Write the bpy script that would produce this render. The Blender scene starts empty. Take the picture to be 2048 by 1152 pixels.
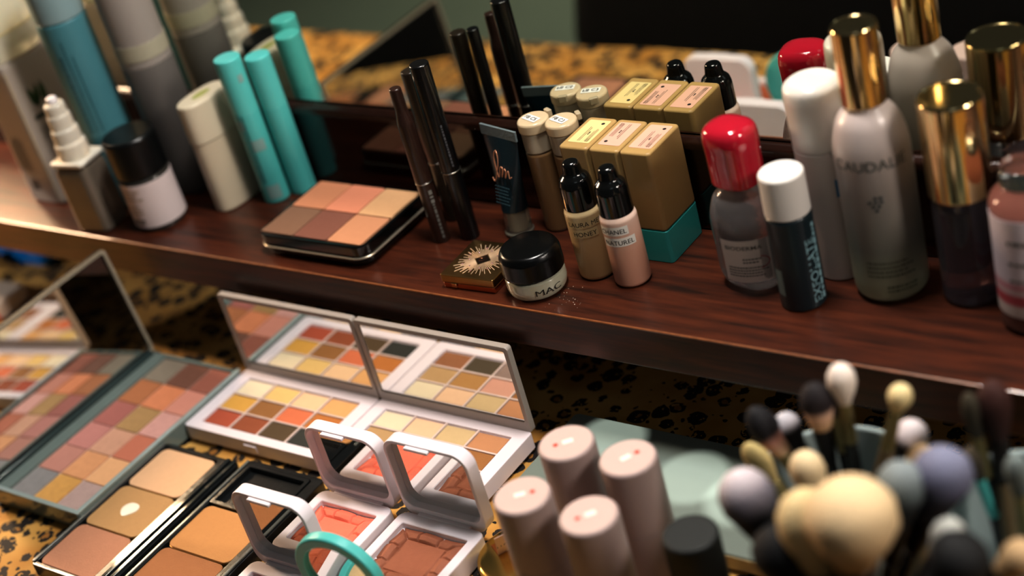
import bpy, math, random
from mathutils import Matrix, Vector, Euler
random.seed(7)
PI = math.pi
COL = bpy.context.scene.collection
R = math.radians

# ------------------------------------------------------------------ camera
YAW, PITCH, ROLL = 0.75695029, 1.03661141, -0.28944294
CAM = Vector((0.5776, -0.6327, 0.5161))
ROT = Matrix.Rotation(YAW, 3, 'Z') @ Matrix.Rotation(PITCH, 3, 'X') @ Matrix.Rotation(ROLL, 3, 'Z')
FPX = 3305.48
cd = bpy.data.cameras.new('camera')
cd.sensor_width = 36.0
cd.lens = FPX / 2048 * 36.0
cd.clip_start = 0.02
cd.dof.use_dof = True
cd.dof.focus_distance = 0.995
cd.dof.aperture_fstop = 3.2
cam = bpy.data.objects.new('camera', cd)
cam.matrix_world = Matrix.Translation(CAM) @ ROT.to_4x4()
COL.objects.link(cam)
bpy.context.scene.camera = cam

def at(px, py, z):
    """world point of height z seen at a photo coordinate: used to measure where brushes stand"""
    d = ROT @ Vector(((px - 1024) / FPX, -(py - 576) / FPX, -1.0))
    return CAM + d * ((z - CAM.z) / d.z)

# ------------------------------------------------------------------ materials
def lin(c):
    if isinstance(c, str):
        c = tuple(int(c[i:i + 2], 16) / 255 for i in (0, 2, 4))
    return tuple(v / 12.92 if v <= .04045 else ((v + .055) / 1.055) ** 2.4 for v in c) + (1,)

def pm(name, col, rough=.5, metal=0., trans=0., ior=1.45, coat=0., sss=0., var=.12, vs=60., bump=0., bs=400., spec=.5, col2=None, emis=0):
    m = bpy.data.materials.new(name); m.use_nodes = True
    nt = m.node_tree; N = nt.nodes; L = nt.links; b = N['Principled BSDF']
    c = lin(col)
    c2 = lin(col2) if col2 else tuple(v * (1 - var) for v in c[:3]) + (1,)
    tc = N.new('ShaderNodeTexCoord'); no = N.new('ShaderNodeTexNoise')
    no.inputs['Scale'].default_value = vs; no.inputs['Detail'].default_value = 4
    L.new(tc.outputs['Object'], no.inputs['Vector'])
    mx = N.new('ShaderNodeMix'); mx.data_type = 'RGBA'
    mx.inputs[6].default_value = c; mx.inputs[7].default_value = c2
    L.new(no.outputs['Fac'], mx.inputs[0]); L.new(mx.outputs[2], b.inputs['Base Color'])
    b.inputs['Roughness'].default_value = rough; b.inputs['Metallic'].default_value = metal
    b.inputs['Transmission Weight'].default_value = trans; b.inputs['IOR'].default_value = ior
    b.inputs['Coat Weight'].default_value = coat; b.inputs['Coat Roughness'].default_value = .035
    b.inputs['Specular IOR Level'].default_value = spec
    if sss:
        b.inputs['Subsurface Weight'].default_value = sss; b.inputs['Subsurface Radius'].default_value = (.01, .006, .004)
        b.inputs['Subsurface Scale'].default_value = .5
    if bump:
        n2 = N.new('ShaderNodeTexNoise'); n2.inputs['Scale'].default_value = bs; n2.inputs['Detail'].default_value = 3
        L.new(tc.outputs['Object'], n2.inputs['Vector'])
        bp = N.new('ShaderNodeBump'); bp.inputs['Strength'].default_value = bump; bp.inputs['Distance'].default_value = .0006
        L.new(n2.outputs['Fac'], bp.inputs['Height']); L.new(bp.outputs['Normal'], b.inputs['Normal'])
    return m

def grad(name, stops, z0, z1, rough=.5, trans=0., sss=0., bump=0., ior=1.45, coat=0.):
    """colour changing along the object's own z"""
    m = pm(name, stops[0][1], rough, 0, trans, ior, coat, sss, bump=bump)
    nt = m.node_tree; N = nt.nodes; L = nt.links; b = N['Principled BSDF']
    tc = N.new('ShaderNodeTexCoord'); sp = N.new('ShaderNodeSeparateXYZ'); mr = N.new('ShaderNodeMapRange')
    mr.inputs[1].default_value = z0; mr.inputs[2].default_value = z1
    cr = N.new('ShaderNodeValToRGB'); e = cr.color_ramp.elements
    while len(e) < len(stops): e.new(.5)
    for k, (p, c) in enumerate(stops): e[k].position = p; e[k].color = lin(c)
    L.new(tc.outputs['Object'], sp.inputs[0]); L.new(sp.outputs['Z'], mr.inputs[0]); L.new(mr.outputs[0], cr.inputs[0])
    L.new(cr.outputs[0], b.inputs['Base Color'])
    return m

def wood():
    m = bpy.data.materials.new('mahogany'); m.use_nodes = True
    nt = m.node_tree; N = nt.nodes; L = nt.links; b = N['Principled BSDF']
    tc = N.new('ShaderNodeTexCoord'); mp = N.new('ShaderNodeMapping'); mp.inputs['Scale'].default_value = (9, 110, 110)
    no = N.new('ShaderNodeTexNoise'); no.inputs['Scale'].default_value = 1.6; no.inputs['Detail'].default_value = 8; no.inputs['Roughness'].default_value = .65
    L.new(tc.outputs['Object'], mp.inputs[0]); L.new(mp.outputs[0], no.inputs['Vector'])
    cr = N.new('ShaderNodeValToRGB'); e = cr.color_ramp.elements
    e[0].position = .32; e[0].color = lin('24110a'); e[1].position = .72; e[1].color = lin('5a2b17')
    k = e.new(.5); k.color = lin('431e10')
    L.new(no.outputs['Fac'], cr.inputs[0]); L.new(cr.outputs[0], b.inputs['Base Color'])
    b.inputs['Roughness'].default_value = .36; b.inputs['Specular IOR Level'].default_value = .35; b.inputs['Coat Weight'].default_value = .16; b.inputs['Coat Roughness'].default_value = .14
    n2 = N.new('ShaderNodeTexNoise'); n2.inputs['Scale'].default_value = 60; n2.inputs['Detail'].default_value = 5
    L.new(mp.outputs[0], n2.inputs['Vector'])
    bp = N.new('ShaderNodeBump'); bp.inputs['Strength'].default_value = .12; bp.inputs['Distance'].default_value = .0004
    L.new(no.outputs['Fac'], bp.inputs['Height']); L.new(bp.outputs['Normal'], b.inputs['Normal'])
    return m

def leopard():
    m = bpy.data.materials.new('leopard_print_fabric'); m.use_nodes = True
    nt = m.node_tree; N = nt.nodes; L = nt.links; b = N['Principled BSDF']
    tc = N.new('ShaderNodeTexCoord')
    nz = N.new('ShaderNodeTexNoise'); nz.inputs['Scale'].default_value = 130; nz.inputs['Detail'].default_value = 2
    L.new(tc.outputs['Object'], nz.inputs['Vector'])
    def mul(a, s):
        n = N.new('ShaderNodeVectorMath'); n.operation = 'SCALE'; L.new(a, n.inputs[0]); n.inputs['Scale'].default_value = s; return n.outputs[0]
    ad = N.new('ShaderNodeVectorMath'); ad.operation = 'ADD'
    L.new(tc.outputs['Object'], ad.inputs[0]); L.new(mul(nz.outputs['Color'], .0052), ad.inputs[1])
    vo = N.new('ShaderNodeTexVoronoi'); vo.inputs['Scale'].default_value = 74; vo.inputs['Randomness'].default_value = .85
    L.new(ad.outputs[0], vo.inputs['Vector'])
    def math_(op, a, b_):
        n = N.new('ShaderNodeMath'); n.operation = op
        for i, v in enumerate((a, b_)):
            if isinstance(v, (int, float)): n.inputs[i].default_value = v
            else: L.new(v, n.inputs[i])
        return n.outputs[0]
    d = vo.outputs['Distance']
    sp = N.new('ShaderNodeSeparateColor'); L.new(vo.outputs['Color'], sp.inputs[0])
    outer = math_('LESS_THAN', d, math_('ADD', math_('MULTIPLY', sp.outputs[0], .18), .36))
    inner = math_('LESS_THAN', d, math_('SUBTRACT', math_('MULTIPLY', sp.outputs[1], .40), .14))
    ring = math_('SUBTRACT', outer, inner)
    n3 = N.new('ShaderNodeTexNoise'); n3.inputs['Scale'].default_value = 260; L.new(tc.outputs['Object'], n3.inputs['Vector'])
    brk = math_('GREATER_THAN', n3.outputs['Fac'], .37)
    ring = math_('MULTIPLY', ring, brk)
    v2 = N.new('ShaderNodeTexVoronoi'); v2.inputs['Scale'].default_value = 190; L.new(ad.outputs[0], v2.inputs['Vector'])
    s2 = N.new('ShaderNodeSeparateColor'); L.new(v2.outputs['Color'], s2.inputs[0])
    dots = math_('MULTIPLY', math_('LESS_THAN', v2.outputs['Distance'], .3), math_('GREATER_THAN', s2.outputs[0], .72))
    spot = math_('MAXIMUM', ring, dots)
    n4 = N.new('ShaderNodeTexNoise'); n4.inputs['Scale'].default_value = 22; L.new(tc.outputs['Object'], n4.inputs['Vector'])
    gr = N.new('ShaderNodeValToRGB'); e = gr.color_ramp.elements
    e[0].position = .35; e[0].color = lin('a8762f'); e[1].position = .68; e[1].color = lin('cda45c')
    L.new(n4.outputs['Fac'], gr.inputs[0])
    m1 = N.new('ShaderNodeMix'); m1.data_type = 'RGBA'; L.new(inner, m1.inputs[0]); L.new(gr.outputs[0], m1.inputs[6]); m1.inputs[7].default_value = lin('8f6026')
    m2 = N.new('ShaderNodeMix'); m2.data_type = 'RGBA'; L.new(spot, m2.inputs[0]); L.new(m1.outputs[2], m2.inputs[6]); m2.inputs[7].default_value = lin('120b07')
    L.new(m2.outputs[2], b.inputs['Base Color'])
    b.inputs['Roughness'].default_value = .7; b.inputs['Specular IOR Level'].default_value = .25
    b.inputs['Sheen Weight'].default_value = .1
    return m

WOOD = wood(); LEO = leopard()
MIRROR = pm('mirror_glass', 'dfe3da', .003, 1, var=.0)
LIDMIR = pm('lid_mirror', 'e6e6e2', .012, 1, var=.0)
GOLD = pm('polished_gold', 'ecd09c', .12, 1, var=.05)
ROSE = pm('rose_gold', 'd9946a', .16, 1, var=.05)
STEEL = pm('brushed_steel', 'b8b4aa', .25, 1, var=.1)
BLACKG = pm('black_gloss_plastic', '0a0b0b', .16, coat=.5, var=.2)
BLACKM = pm('black_satin_plastic', '111312', .4, var=.2)
BLACKT = pm('black_tray', '15181a', .3, coat=.3, var=.2, bump=.3, bs=300)
WHITEP = pm('white_plastic', 'e6dfe0', .32, sss=.08, var=.03)
WHITEPAL = pm('white_palette_plastic', 'e6dde2', .38, var=.04, coat=.15)
WHITEPAP = pm('white_paper_label', 'e4e2da', .6, var=.05)
INK = pm('black_ink', '171513', .6, var=.05)
INKG = pm('grey_ink', '5c5a52', .6, var=.05)
FROST = pm('frosted_clear_plastic', 'eeeadd', .3, trans=.55, ior=1.4, var=.03)
CLEAR = pm('clear_plastic', 'f4f6f2', .04, trans=1, ior=1.46, var=0)
TEAL = pm('teal_plastic', '5abfba', .35, coat=.15, var=.08)
TEALB = pm('teal_satin_box', '40bdb8', .3, coat=.1, var=.1)
BOXGOLD = pm('mustard_gold_plastic', 'b59560', .36, coat=.1, var=.08, vs=300, metal=.0)
CREAMP = pm('cream_plastic', 'c8baa2', .38, var=.04, sss=.05)
PINKT = pm('dusty_pink_matte', 'ab9793', .42, var=.05)
PINKTOP = pm('pink_cap_top', 'cbb2aa', .5, var=.04, bump=.15)

def powder(name, c, shim=0., var=.1):
    return pm(name, c, .75 - shim * .35, metal=shim * .35, var=var + shim * .25, vs=220, bump=.35, bs=900, spec=.25)

# ------------------------------------------------------------------ geometry (V, F) tuples
def ring_rr(hx, hy, r, n=6, cx=0, cy=0, z=0):
    r = max(min(r, hx, hy), 1e-5); out = []
    for (sx, sy, a0) in ((1, -1, -90), (1, 1, 0), (-1, 1, 90), (-1, -1, 180)):
        for k in range(n + 1):
            a = R(a0 + 90 * k / n)
            out.append((cx + sx * (hx - r) + r * math.cos(a), cy + sy * (hy - r) + r * math.sin(a), z))
    return out

def ring_el(rx, ry, n=48, z=0, cx=0, cy=0, p=2.0):
    out = []
    for k in range(n):
        a = 2 * PI * k / n; c, s = math.cos(a), math.sin(a)
        out.append((cx + rx * math.copysign(abs(c) ** (2 / p), c), cy + ry * math.copysign(abs(s) ** (2 / p), s), z))
    return out

def loft(rings, cap0=True, cap1=True):
    V = []; F = []; n = len(rings[0])
    for r in rings: V += r
    for i in range(len(rings) - 1):
        for k in range(n):
            a = i * n + k; b = i * n + (k + 1) % n
            F.append((a, b, b + n, a + n))
    if cap0: F.append(tuple(reversed(range(n))))
    if cap1: F.append(tuple(range((len(rings) - 1) * n, len(rings) * n)))
    return V, F

def fil(pts, rad=.001, n=3):
    """round the inner corners of an (r, z) profile"""
    out = [pts[0]]
    for i in range(1, len(pts) - 1):
        p = Vector(pts[i][:2]); a = Vector(pts[i - 1][:2]) - p; b = Vector(pts[i + 1][:2]) - p
        rr = pts[i][2] if len(pts[i]) > 2 else rad
        d = min(rr, a.length * .45, b.length * .45)
        if d < 1e-6: out.append(tuple(p)); continue
        p0 = p + a.normalized() * d; p1 = p + b.normalized() * d
        for k in range(n + 1):
            t = k / n
            q = p0 * (1 - t) ** 2 + p * 2 * t * (1 - t) + p1 * t * t
            out.append((q.x, q.y))
    out.append(pts[-1][:2])
    return out

def lathe(prof, n=48, sx=1, sy=1, rad=.001, p=2.0):
    prof = fil(prof, rad)
    return loft([ring_el(max(r, 1e-5) * sx, max(r, 1e-5) * sy, n, z, p=p) for r, z in prof])

def rbox(x0, x1, y0, y1, z0, z1, r=.002, e=.0008, n=5):
    cx, cy, hx, hy = (x0 + x1) / 2, (y0 + y1) / 2, (x1 - x0) / 2, (y1 - y0) / 2
    e = min(e, (z1 - z0) * .45); rs = []
    for k in range(4):
        a = PI / 2 * k / 3; i = e * (1 - math.sin(a)); z = z0 + e * (1 - math.cos(a))
        rs.append(ring_rr(hx - i, hy - i, r - i, n, cx, cy, z))
    for k in range(4):
        a = PI / 2 * k / 3; i = e * (1 - math.cos(a)); z = z1 - e * (1 - math.sin(a))
        rs.append(ring_rr(hx - i, hy - i, r - i, n, cx, cy, z))
    return loft(rs)

def tray(x0, x1, y0, y1, z0, z1, wall, depth, r=.003, e=.0008, ri=None, n=5, walls=None):
    """rounded box with one recess; walls = (left, right, front, back)"""
    wl, wr, wf, wb = walls or (wall,) * 4
    cx, cy, hx, hy = (x0 + x1) / 2, (y0 + y1) / 2, (x1 - x0) / 2, (y1 - y0) / 2
    ri = ri if ri is not None else max(r - wall, .0006)
    icx, icy = (x0 + wl + x1 - wr) / 2, (y0 + wf + y1 - wb) / 2; ihx, ihy = (x1 - wr - x0 - wl) / 2, (y1 - wb - y0 - wf) / 2
    rs = [ring_rr(hx - e, hy - e, r - e, n, cx, cy, z0), ring_rr(hx, hy, r, n, cx, cy, z0 + e),
          ring_rr(hx, hy, r, n, cx, cy, z1 - e), ring_rr(hx - e * .3, hy - e * .3, r - e * .3, n, cx, cy, z1 - e * .3), ring_rr(hx - e, hy - e, r - e, n, cx, cy, z1),
          ring_rr(ihx + e * .4, ihy + e * .4, ri + e * .4, n, icx, icy, z1), ring_rr(ihx, ihy, ri, n, icx, icy, z1 - e * .4),
          ring_rr(ihx, ihy, ri, n, icx, icy, z1 - depth)]
    return loft(rs)

def tube(pts, r, n=8):
    """round bar through points"""
    rs = []
    for i, p in enumerate(pts):
        p = Vector(p); a = Vector(pts[max(i - 1, 0)]); b = Vector(pts[min(i + 1, len(pts) - 1)])
        t = (b - a).normalized(); u = t.cross(Vector((0, 0, 1)))
        if u.length < .01: u = t.cross(Vector((0, 1, 0)))
        u.normalize(); v = t.cross(u)
        rr = r[i] if isinstance(r, (list, tuple)) else r
        rs.append([tuple(p + (u * math.cos(2 * PI * k / n) + v * math.sin(2 * PI * k / n)) * rr) for k in range(n)])
    return loft(rs)

def join(*gs):
    V = []; F = []
    for v, f in gs:
        o = len(V); V += list(v); F += [tuple(i + o for i in q) for q in f]
    return V, F

def tr(g, m):
    return [tuple(m @ Vector(v)) for v in g[0]], g[1]

def wrapc(g, r, a0, off=.0002, sx=1, sy=1):
    """bend flat (x, y) artwork round an upright cylinder, x = 0 at angle a0"""
    return [((r * sx + off) * math.cos(a0 + x / r), (r * sy + off) * math.sin(a0 + x / r), y) for x, y, z in g[0]], g[1]

def patch(w, h, r, a0, z0, off=.00012, n=14, sx=1, sy=1):
    V = []; F = []
    for j in (0, 1):
        for i in range(n + 1): V.append((w * i / n, z0 + h * j, 0))
    for i in range(n): F.append((i, i + 1, i + n + 2, i + n + 1))
    return wrapc((V, F), r, a0, off, sx, sy)

_tc = {}
def text(s, size, ax=1.0, thick=0.0):
    key = (s, thick)
    if key not in _tc:
        c = bpy.data.curves.new('lettering_curve', 'FONT'); c.body = s; c.size = 1; c.resolution_u = 3; c.offset = thick
        o = bpy.data.objects.new('lettering_curve', c); COL.objects.link(o)
        dg = bpy.context.evaluated_depsgraph_get(); me = o.evaluated_get(dg).to_mesh()
        _tc[key] = ([tuple(v.co) for v in me.vertices], [tuple(p.vertices) for p in me.polygons])
        o.evaluated_get(dg).to_mesh_clear(); bpy.data.objects.remove(o); bpy.data.curves.remove(c)
    V, F = _tc[key]
    x0 = min(v[0] for v in V)
    return [((x - x0) * size * ax, y * size, 0) for x, y, z in V], F

def width(g): return max(v[0] for v in g[0]) - min(v[0] for v in g[0])

def micro(w, rows, pitch, h, seed=1, ragged=.3):
    """lines of print too small to read"""
    rd = random.Random(seed); V = []; F = []
    for j in range(rows):
        x = 0; end = w * (1 - ragged * rd.random()); y = -j * pitch
        while x < end:
            l = rd.uniform(.5, 2.2) * h; o = len(V)
            V += [(x, y, 0), (x + l, y, 0), (x + l, y + h, 0), (x, y + h, 0)]; F.append((o, o + 1, o + 2, o + 3))
            x += l + h * .45
    return V, F

# ------------------------------------------------------------------ objects
def mesh_obj(name, g, mat, ang=35, smooth=True):
    me = bpy.data.meshes.new(name); me.from_pydata([tuple(v) for v in g[0]], [], [tuple(f) for f in g[1]])
    me.materials.append(mat); me.validate(); me.update()
    if smooth:
        me.polygons.foreach_set('use_smooth', [True] * len(me.polygons))
        me.set_sharp_from_angle(angle=R(ang))
    o = bpy.data.objects.new(name, me); COL.objects.link(o)
    if smooth and mat.name.endswith('mirror') or mat.name == 'mirror_glass':
        me.polygons.foreach_set('use_smooth', [False] * len(me.polygons))
    elif smooth:
        wn = o.modifiers.new('weighted_normals', 'WEIGHTED_NORMAL'); wn.keep_sharp = True; wn.weight = 80
    return o

def tag(o, label, cat, group=None):
    o['label'] = label; o['category'] = cat
    if group: o['group'] = group
    return o

def thing(name, label, cat, loc=(0, 0, 0), rz=0, group=None):
    o = bpy.data.objects.new(name, None); o.empty_display_size = .01; COL.objects.link(o)
    o.location = loc; o.rotation_euler = (0, 0, rz)
    return tag(o, label, cat, group)

def part(name, g, mat, parent, loc=(0, 0, 0), rot=(0, 0, 0), label=None, ang=35):
    o = mesh_obj(name, g, mat, ang); o.parent = parent; o.location = loc; o.rotation_euler = rot
    if label: o['label'] = label
    return o

def struct(name, g, mat):
    o = mesh_obj(name, g, mat); o['kind'] = 'structure'; return o

CA = math.atan2(-.63, .58)      # side of an upright thing that faces the viewer
TZ = -.1                        # level of the cloth

# ------------------------------------------------------------------ room
CARPET = pm('grey_green_carpet', '6a6d5e', .95, var=.2, vs=8, bump=.6, bs=200)
struct('floor', rbox(-4.5, 3, -5, .6, -.87, -.85, .01, .001), CARPET)
struct('wall_back', rbox(-4.5, 3, .2, .3, -.85, 1.6, .001, .0005), pm('wall_paint', '6f6d60', .8, var=.06, vs=5))

# ------------------------------------------------------------------ table, cloth, shelf, mirror
t = thing('dressing_table', 'dark wooden dressing table beneath the leopard print cloth', 'table', (0, 0, -.85))
part('tabletop', rbox(-1.25, .85, -.31, .13, .722, .747, .006, .003), WOOD, t)
for x in (-1.2, .8):
    for y in (-.26, .08):
        part('leg', rbox(x - .025, x + .025, y - .025, y + .025, 0, .722, .004, .002), WOOD, t)

V = []; F = []; nx, ny = 150, 60
def clz(x, y):
    w = .0011 * math.sin(31 * x + 12 * math.sin(9 * y)) * math.sin(43 * y + 3 * math.sin(17 * x))
    b = .03 * math.exp(-(((x + .645) / .020) ** 2 + ((y - .032) / .010) ** 2))
    return TZ - .0014 + w * .9 + b
ys = [-.313 + .433 * j / (ny - 14) for j in range(ny - 13)]
prof = [(-.3165, -.12 - .012 * k) for k in range(13, 0, -1)]
rows = [(y, None, dz) for y, dz in prof] + [(y, 1, 0) for y in ys]
for (y, flat, dz) in rows:
    for i in range(nx + 1):
        x = -1.27 + 2.14 * i / nx
        if flat: V.append((x, y, clz(x, y)))
        else: V.append((x, y + .006 * math.sin(26 * x) * min(1, (-.1 - dz) * 8) - .004, dz))
for j in range(len(rows) - 1):
    for i in range(nx):
        a = j * (nx + 1) + i; F.append((a, a + 1, a + nx + 2, a + nx + 1))
clo = tag(mesh_obj('tablecloth', (V, F), LEO, 60), 'golden brown leopard print cloth spread over the table under the palettes', 'tablecloth')
so = clo.modifiers.new('thickness', 'SOLIDIFY'); so.thickness = .0012; so.offset = -1

sh = thing('raised_shelf', 'dark red mahogany shelf with a glossy top raised above the leopard cloth', 'shelf', (0, 0, TZ))
part('shelf_board', rbox(-1.1, .75, -.0165, .0885, .0715, .1, .002, .0016), WOOD, sh)
part('back_panel', rbox(-1.1, .75, .0885, .0915, .1, .158, .001, .0005), pm('dark_polished_panel', '1c0a06', .1, coat=.6, var=.4, vs=30), sh)
rl = fil([(.0915, .157), (.0865, .157, .0005), (.0865, .1615, .0012), (.0895, .1645, .0008), (.0915, .1645)], .001)
V = []; F = []
for x in (-1.1, .75):
    V += [(x, y, z) for y, z in rl]
n = len(rl)
for k in range(n - 1): F.append((k, k + 1, n + k + 1, n + k))
F += [tuple(range(n)), tuple(reversed(range(n, 2 * n)))]
part('front_lip', (V, F), pm('worn_lip_wood', '2c150c', .25, coat=.5, var=.5, vs=90), sh, label='worn reddish brown lip along the foot of the mirror')
part('worn_edge_highlight', tube([(-1.1, -.0160, .0995), (.75, -.0160, .0995)], .0007), pm('worn_edge_highlight', 'b06c40', .3, coat=.4, var=.85, vs=120), sh)  # worn front edge, its bright highlight line put into the colour
for x in (-1.07, .69): part('support', rbox(x, x + .03, .0, .085, 0, .0716, .002, .001), WOOD, sh)

mi = thing('vanity_mirror', 'large upright mirror standing behind the raised shelf', 'mirror', (0, 0, TZ))
part('mirror_glass', rbox(-1.1, .75, .0925, .0965, .0, .95, .001, .0002), MIRROR, mi)
part('mirror_backing', rbox(-1.12, .77, .0967, .112, .0, .98, .004, .002), WOOD, mi)

# ------------------------------------------------------------------ made-up chair standing in for the dark mass in the mirror
ch = thing('stand_in_chair', 'made-up black padded chair standing in for a dark shape seen in the mirror', 'chair', (-.01, -.78, -.85))
CHM = pm('black_upholstery', '08080a', .55, var=.3, bump=.5, bs=120)
V = []
rs = []
for k, (hx, z, cy) in enumerate(((.40, .30, .20), (.44, .34, .22), (.46, .5, .24), (.46, .66, .26), (.43, .755, .27), (.36, .80, .272), (.25, .83, .272), (.12, .842, .272))):
    rs.append(ring_rr(hx, .045 if k < 6 else .03, .04 if k < 6 else .028, 6, 0, cy, z))
part('backrest', loft(rs), CHM, ch)
part('seat', rbox(-.36, .36, -.3, .16, .3, .43, .06, .03), CHM, ch)
for x in (-.3, .3):
    for y in (-.25, .12): part('leg', tube([(x, y, .31), (x * 1.05, y * 1.05, 0)], [.022, .015], 12), BLACKG, ch)

# ================================================================== things on the shelf
def cyl(name, prof, mat, parent, **k):
    lab = k.pop('label', None); return part(name, lathe(prof, **k), mat, parent, label=lab)

# --- white pump-less bottle with frosted dome cap
b = thing('lotion_bottle', 'tall off-white bottle with frosted dome cap and green leaf emblem, far left of the shelf', 'bottle', (-.4880, .0395, 0))
m = pm('offwhite_bottle', 'aba096', .4, var=.05, coat=.1)
g = loft([ring_rr(.0186 - a, .0255 - a, .0045, 6, 0, 0, z) for a, z in ((.002, 0), (.0003, .0015), (0, .004), (0, .114), (.001, .118), (.004, .120))])
part('body', g, m, b)
part('edge_seam', tube([(.0174, -.0243, .004), (.0174, -.0243, .114)], .0007), pm('pale_seam', 'c2b59a', .4), b)
g = loft([ring_el(.0186 * r, .0255 * r, 48, z, p=2.4) for r, z in ((.98, .1202), (1.0, .1212), (1.03, .135), (1.02, .155), (.93, .168), (.72, .178), (.3, .183), (.02, .184))])
part('cap', g, pm('frosted_cap', 'f2f0dc', .25, trans=.35, var=.03, sss=.1), b)
part('cap_ring', loft([ring_el(.0186 * 1.045, .0255 * 1.045, 48, z, p=2.4) for z in (.140, .1415)]), pm('cream_ring', 'd9c99a', .4), b)
def leaf(l, w, a):
    return tr(([(0, 0, 0), (w / 2, l * .35, 0), (w * .35, l * .7, 0), (0, l, 0), (-w * .35, l * .7, 0), (-w / 2, l * .35, 0)], [(0, 1, 2, 3, 4, 5)]), Matrix.Rotation(a, 4, 'Z'))
GREEN = pm('leaf_green', '35502c', .5)
MF = Matrix.Translation((.0, -.0257, 0)) @ Matrix.Rotation(PI / 2, 4, 'X')     # artwork on the broad front face
MS = Matrix.Translation((.0188, -.012, 0)) @ Matrix.Rotation(PI / 2, 4, 'Z') @ Matrix.Rotation(PI / 2, 4, 'X')
leaves = join(*[tr(leaf(.019, .006, a), Matrix.Translation((dx, .078, 0))) for dx, a in ((.004, .25), (.004, -.2), (.0115, -.05))])
part('leaf_emblem', tr(leaves, MS), GREEN, b)
part('green_bar', tr(([(-.004, .070, 0), (.013, .070, 0), (.013, .0735, 0), (-.004, .0735, 0)], [(0, 1, 2, 3)]), MS), pm('dark_green_band', '25382c', .5), b)
part('fine_print', tr(join(tr(micro(.014, 5, .0022, .0009, 3), Matrix.Translation((-.003, .062, 0))), tr(micro(.012, 4, .0022, .0009, 4), Matrix.Translation((-.003, .030, 0)))), MS), INKG, b)
part('fine_print', tr(tr(micro(.03, 6, .0024, .0011, 5), Matrix.Translation((-.010, .03, 0)) @ Matrix.Rotation(PI / 2, 4, 'Z')), MF), INKG, b)
part('barcode', tr(join(*[([(-.008 + .0011 * k, .012, 0), (-.0075 + .0011 * k, .012, 0), (-.0075 + .0011 * k, .021, 0), (-.008 + .0011 * k, .021, 0)], [(0, 1, 2, 3)]) for k in range(8)]), MF), INK, b)

# --- tall blue bottle
b = thing('spray_can', 'tall dusty blue cylinder bottle with paler grey-blue cap behind the black-lidded jar', 'bottle', (-.411, .0405, 0))
cyl('body', [(0, 0), (.0178, 0), (.0186, .003), (.0186, .150), (.0180, .1515), (0, .1515)], pm('dusty_blue', '4a7f88', .42, var=.08), b)
cyl('cap', [(0, .1517), (.0186, .1517), (.0186, .197), (.016, .203, .004), (0, .204)], pm('pale_blue_cap', '82999c', .42, var=.05), b)
part('lettering', wrapc(join(*[tr(micro(.075, 1, .004, h, 20 + k, .2), Matrix.Translation((-.005 + .0042 * k, .065, 0)) @ Matrix.Rotation(PI / 2, 4, 'Z')) for k, h in enumerate((.0018, .0010, .0010))]), .0186, CA - .1), pm('dark_blue_ink', '265560', .5), b)

# --- grey bottle
b = thing('dry_shampoo_can', 'tall grey bottle with a pale ribbed neck standing behind the blue one', 'bottle', (-.3675, .0655, 0))
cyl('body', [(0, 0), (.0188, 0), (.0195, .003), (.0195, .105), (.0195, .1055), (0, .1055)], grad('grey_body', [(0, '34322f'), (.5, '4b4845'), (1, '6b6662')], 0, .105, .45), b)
cyl('cap', [(0, .1057), (.0192, .1057), (.0192, .165), (.0182, .168), (.0182, .180), (.0, .181)], pm('grey_pale_cap', '989089', .4, var=.06), b)
part('band', lathe([(.0194, .112), (.0196, .112), (.0196, .124), (.0194, .124)]), pm('pale_band', 'a8a28e', .5), b)

# --- little spray
b = thing('spray_bottle', 'small square grey spray bottle with clear stepped cap beside the black-lidded jar', 'spray bottle', (-.4045, .0015, 0), R(8))
g = loft([ring_rr(a, a * .9, .0055, 6, 0, 0, z) for a, z in ((.0135, 0), (.0152, .0015), (.0155, .004), (.0155, .049), (.0145, .053), (.008, .055))])
part('body', g, pm('taupe_glass', '7b7063', .18, trans=.25, var=.1, coat=.3), b)
part('collar_plate', rbox(-.0155, .0155, -.014, .014, .0552, .0588, .003, .0012), pm('white_collar', 'e8e2d4', .3, var=.03), b)
cyl('cap', [(0, .059), (.0118, .059), (.0118, .070), (.0103, .072), (.0103, .081), (.0088, .083), (.0088, .092), (.0078, .094), (.0078, .1005), (.0068, .102), (0, .102)], pm('frosted_spray_cap', 'ece6d8', .22, trans=.35, var=.03), b, rad=.0007)
cyl('nozzle', [(0, .102), (.004, .102), (.004, .106), (.0028, .107), (0, .107)], WHITEP, b)

# --- jar with black lid
b = thing('cream_jar', 'white label jar with a wide glossy black lid, left end of the shelf', 'jar', (-.355, .0162, 0))
cyl('body', [(0, 0), (.0178, 0), (.0192, .002, .002), (.0194, .041), (.017, .044), (0, .044)], pm('smoky_glass', '3a3834', .1, coat=.6, var=.1), b)
cyl('label', [(.01945, .0045), (.0196, .0046), (.0196, .0395), (.01945, .0396)], pm('jar_label', 'd2c4c2', .55, var=.04), b)
cyl('lid', [(0, .0442), (.0198, .0442), (.0200, .046), (.0200, .0715), (.0185, .0735, .002), (0, .0735)], pm('black_jar_lid', '0b0d0e', .3, spec=.4, var=.1), b)
part('lettering', wrapc(join(tr(micro(.016, 3, .0032, .0013, 8), Matrix.Translation((0, .034, 0))), tr(micro(.012, 3, .0028, .001, 9), Matrix.Translation((.001, .022, 0)))), .0196, CA - 1.05), pm('tan_ink', '9b8a72', .5), b)
part('lettering', wrapc(tr(micro(.009, 2, .0024, .0016, 10, 0), Matrix.Translation((0, .010, 0))), .0196, CA - 1.0), INKG, b)

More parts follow.
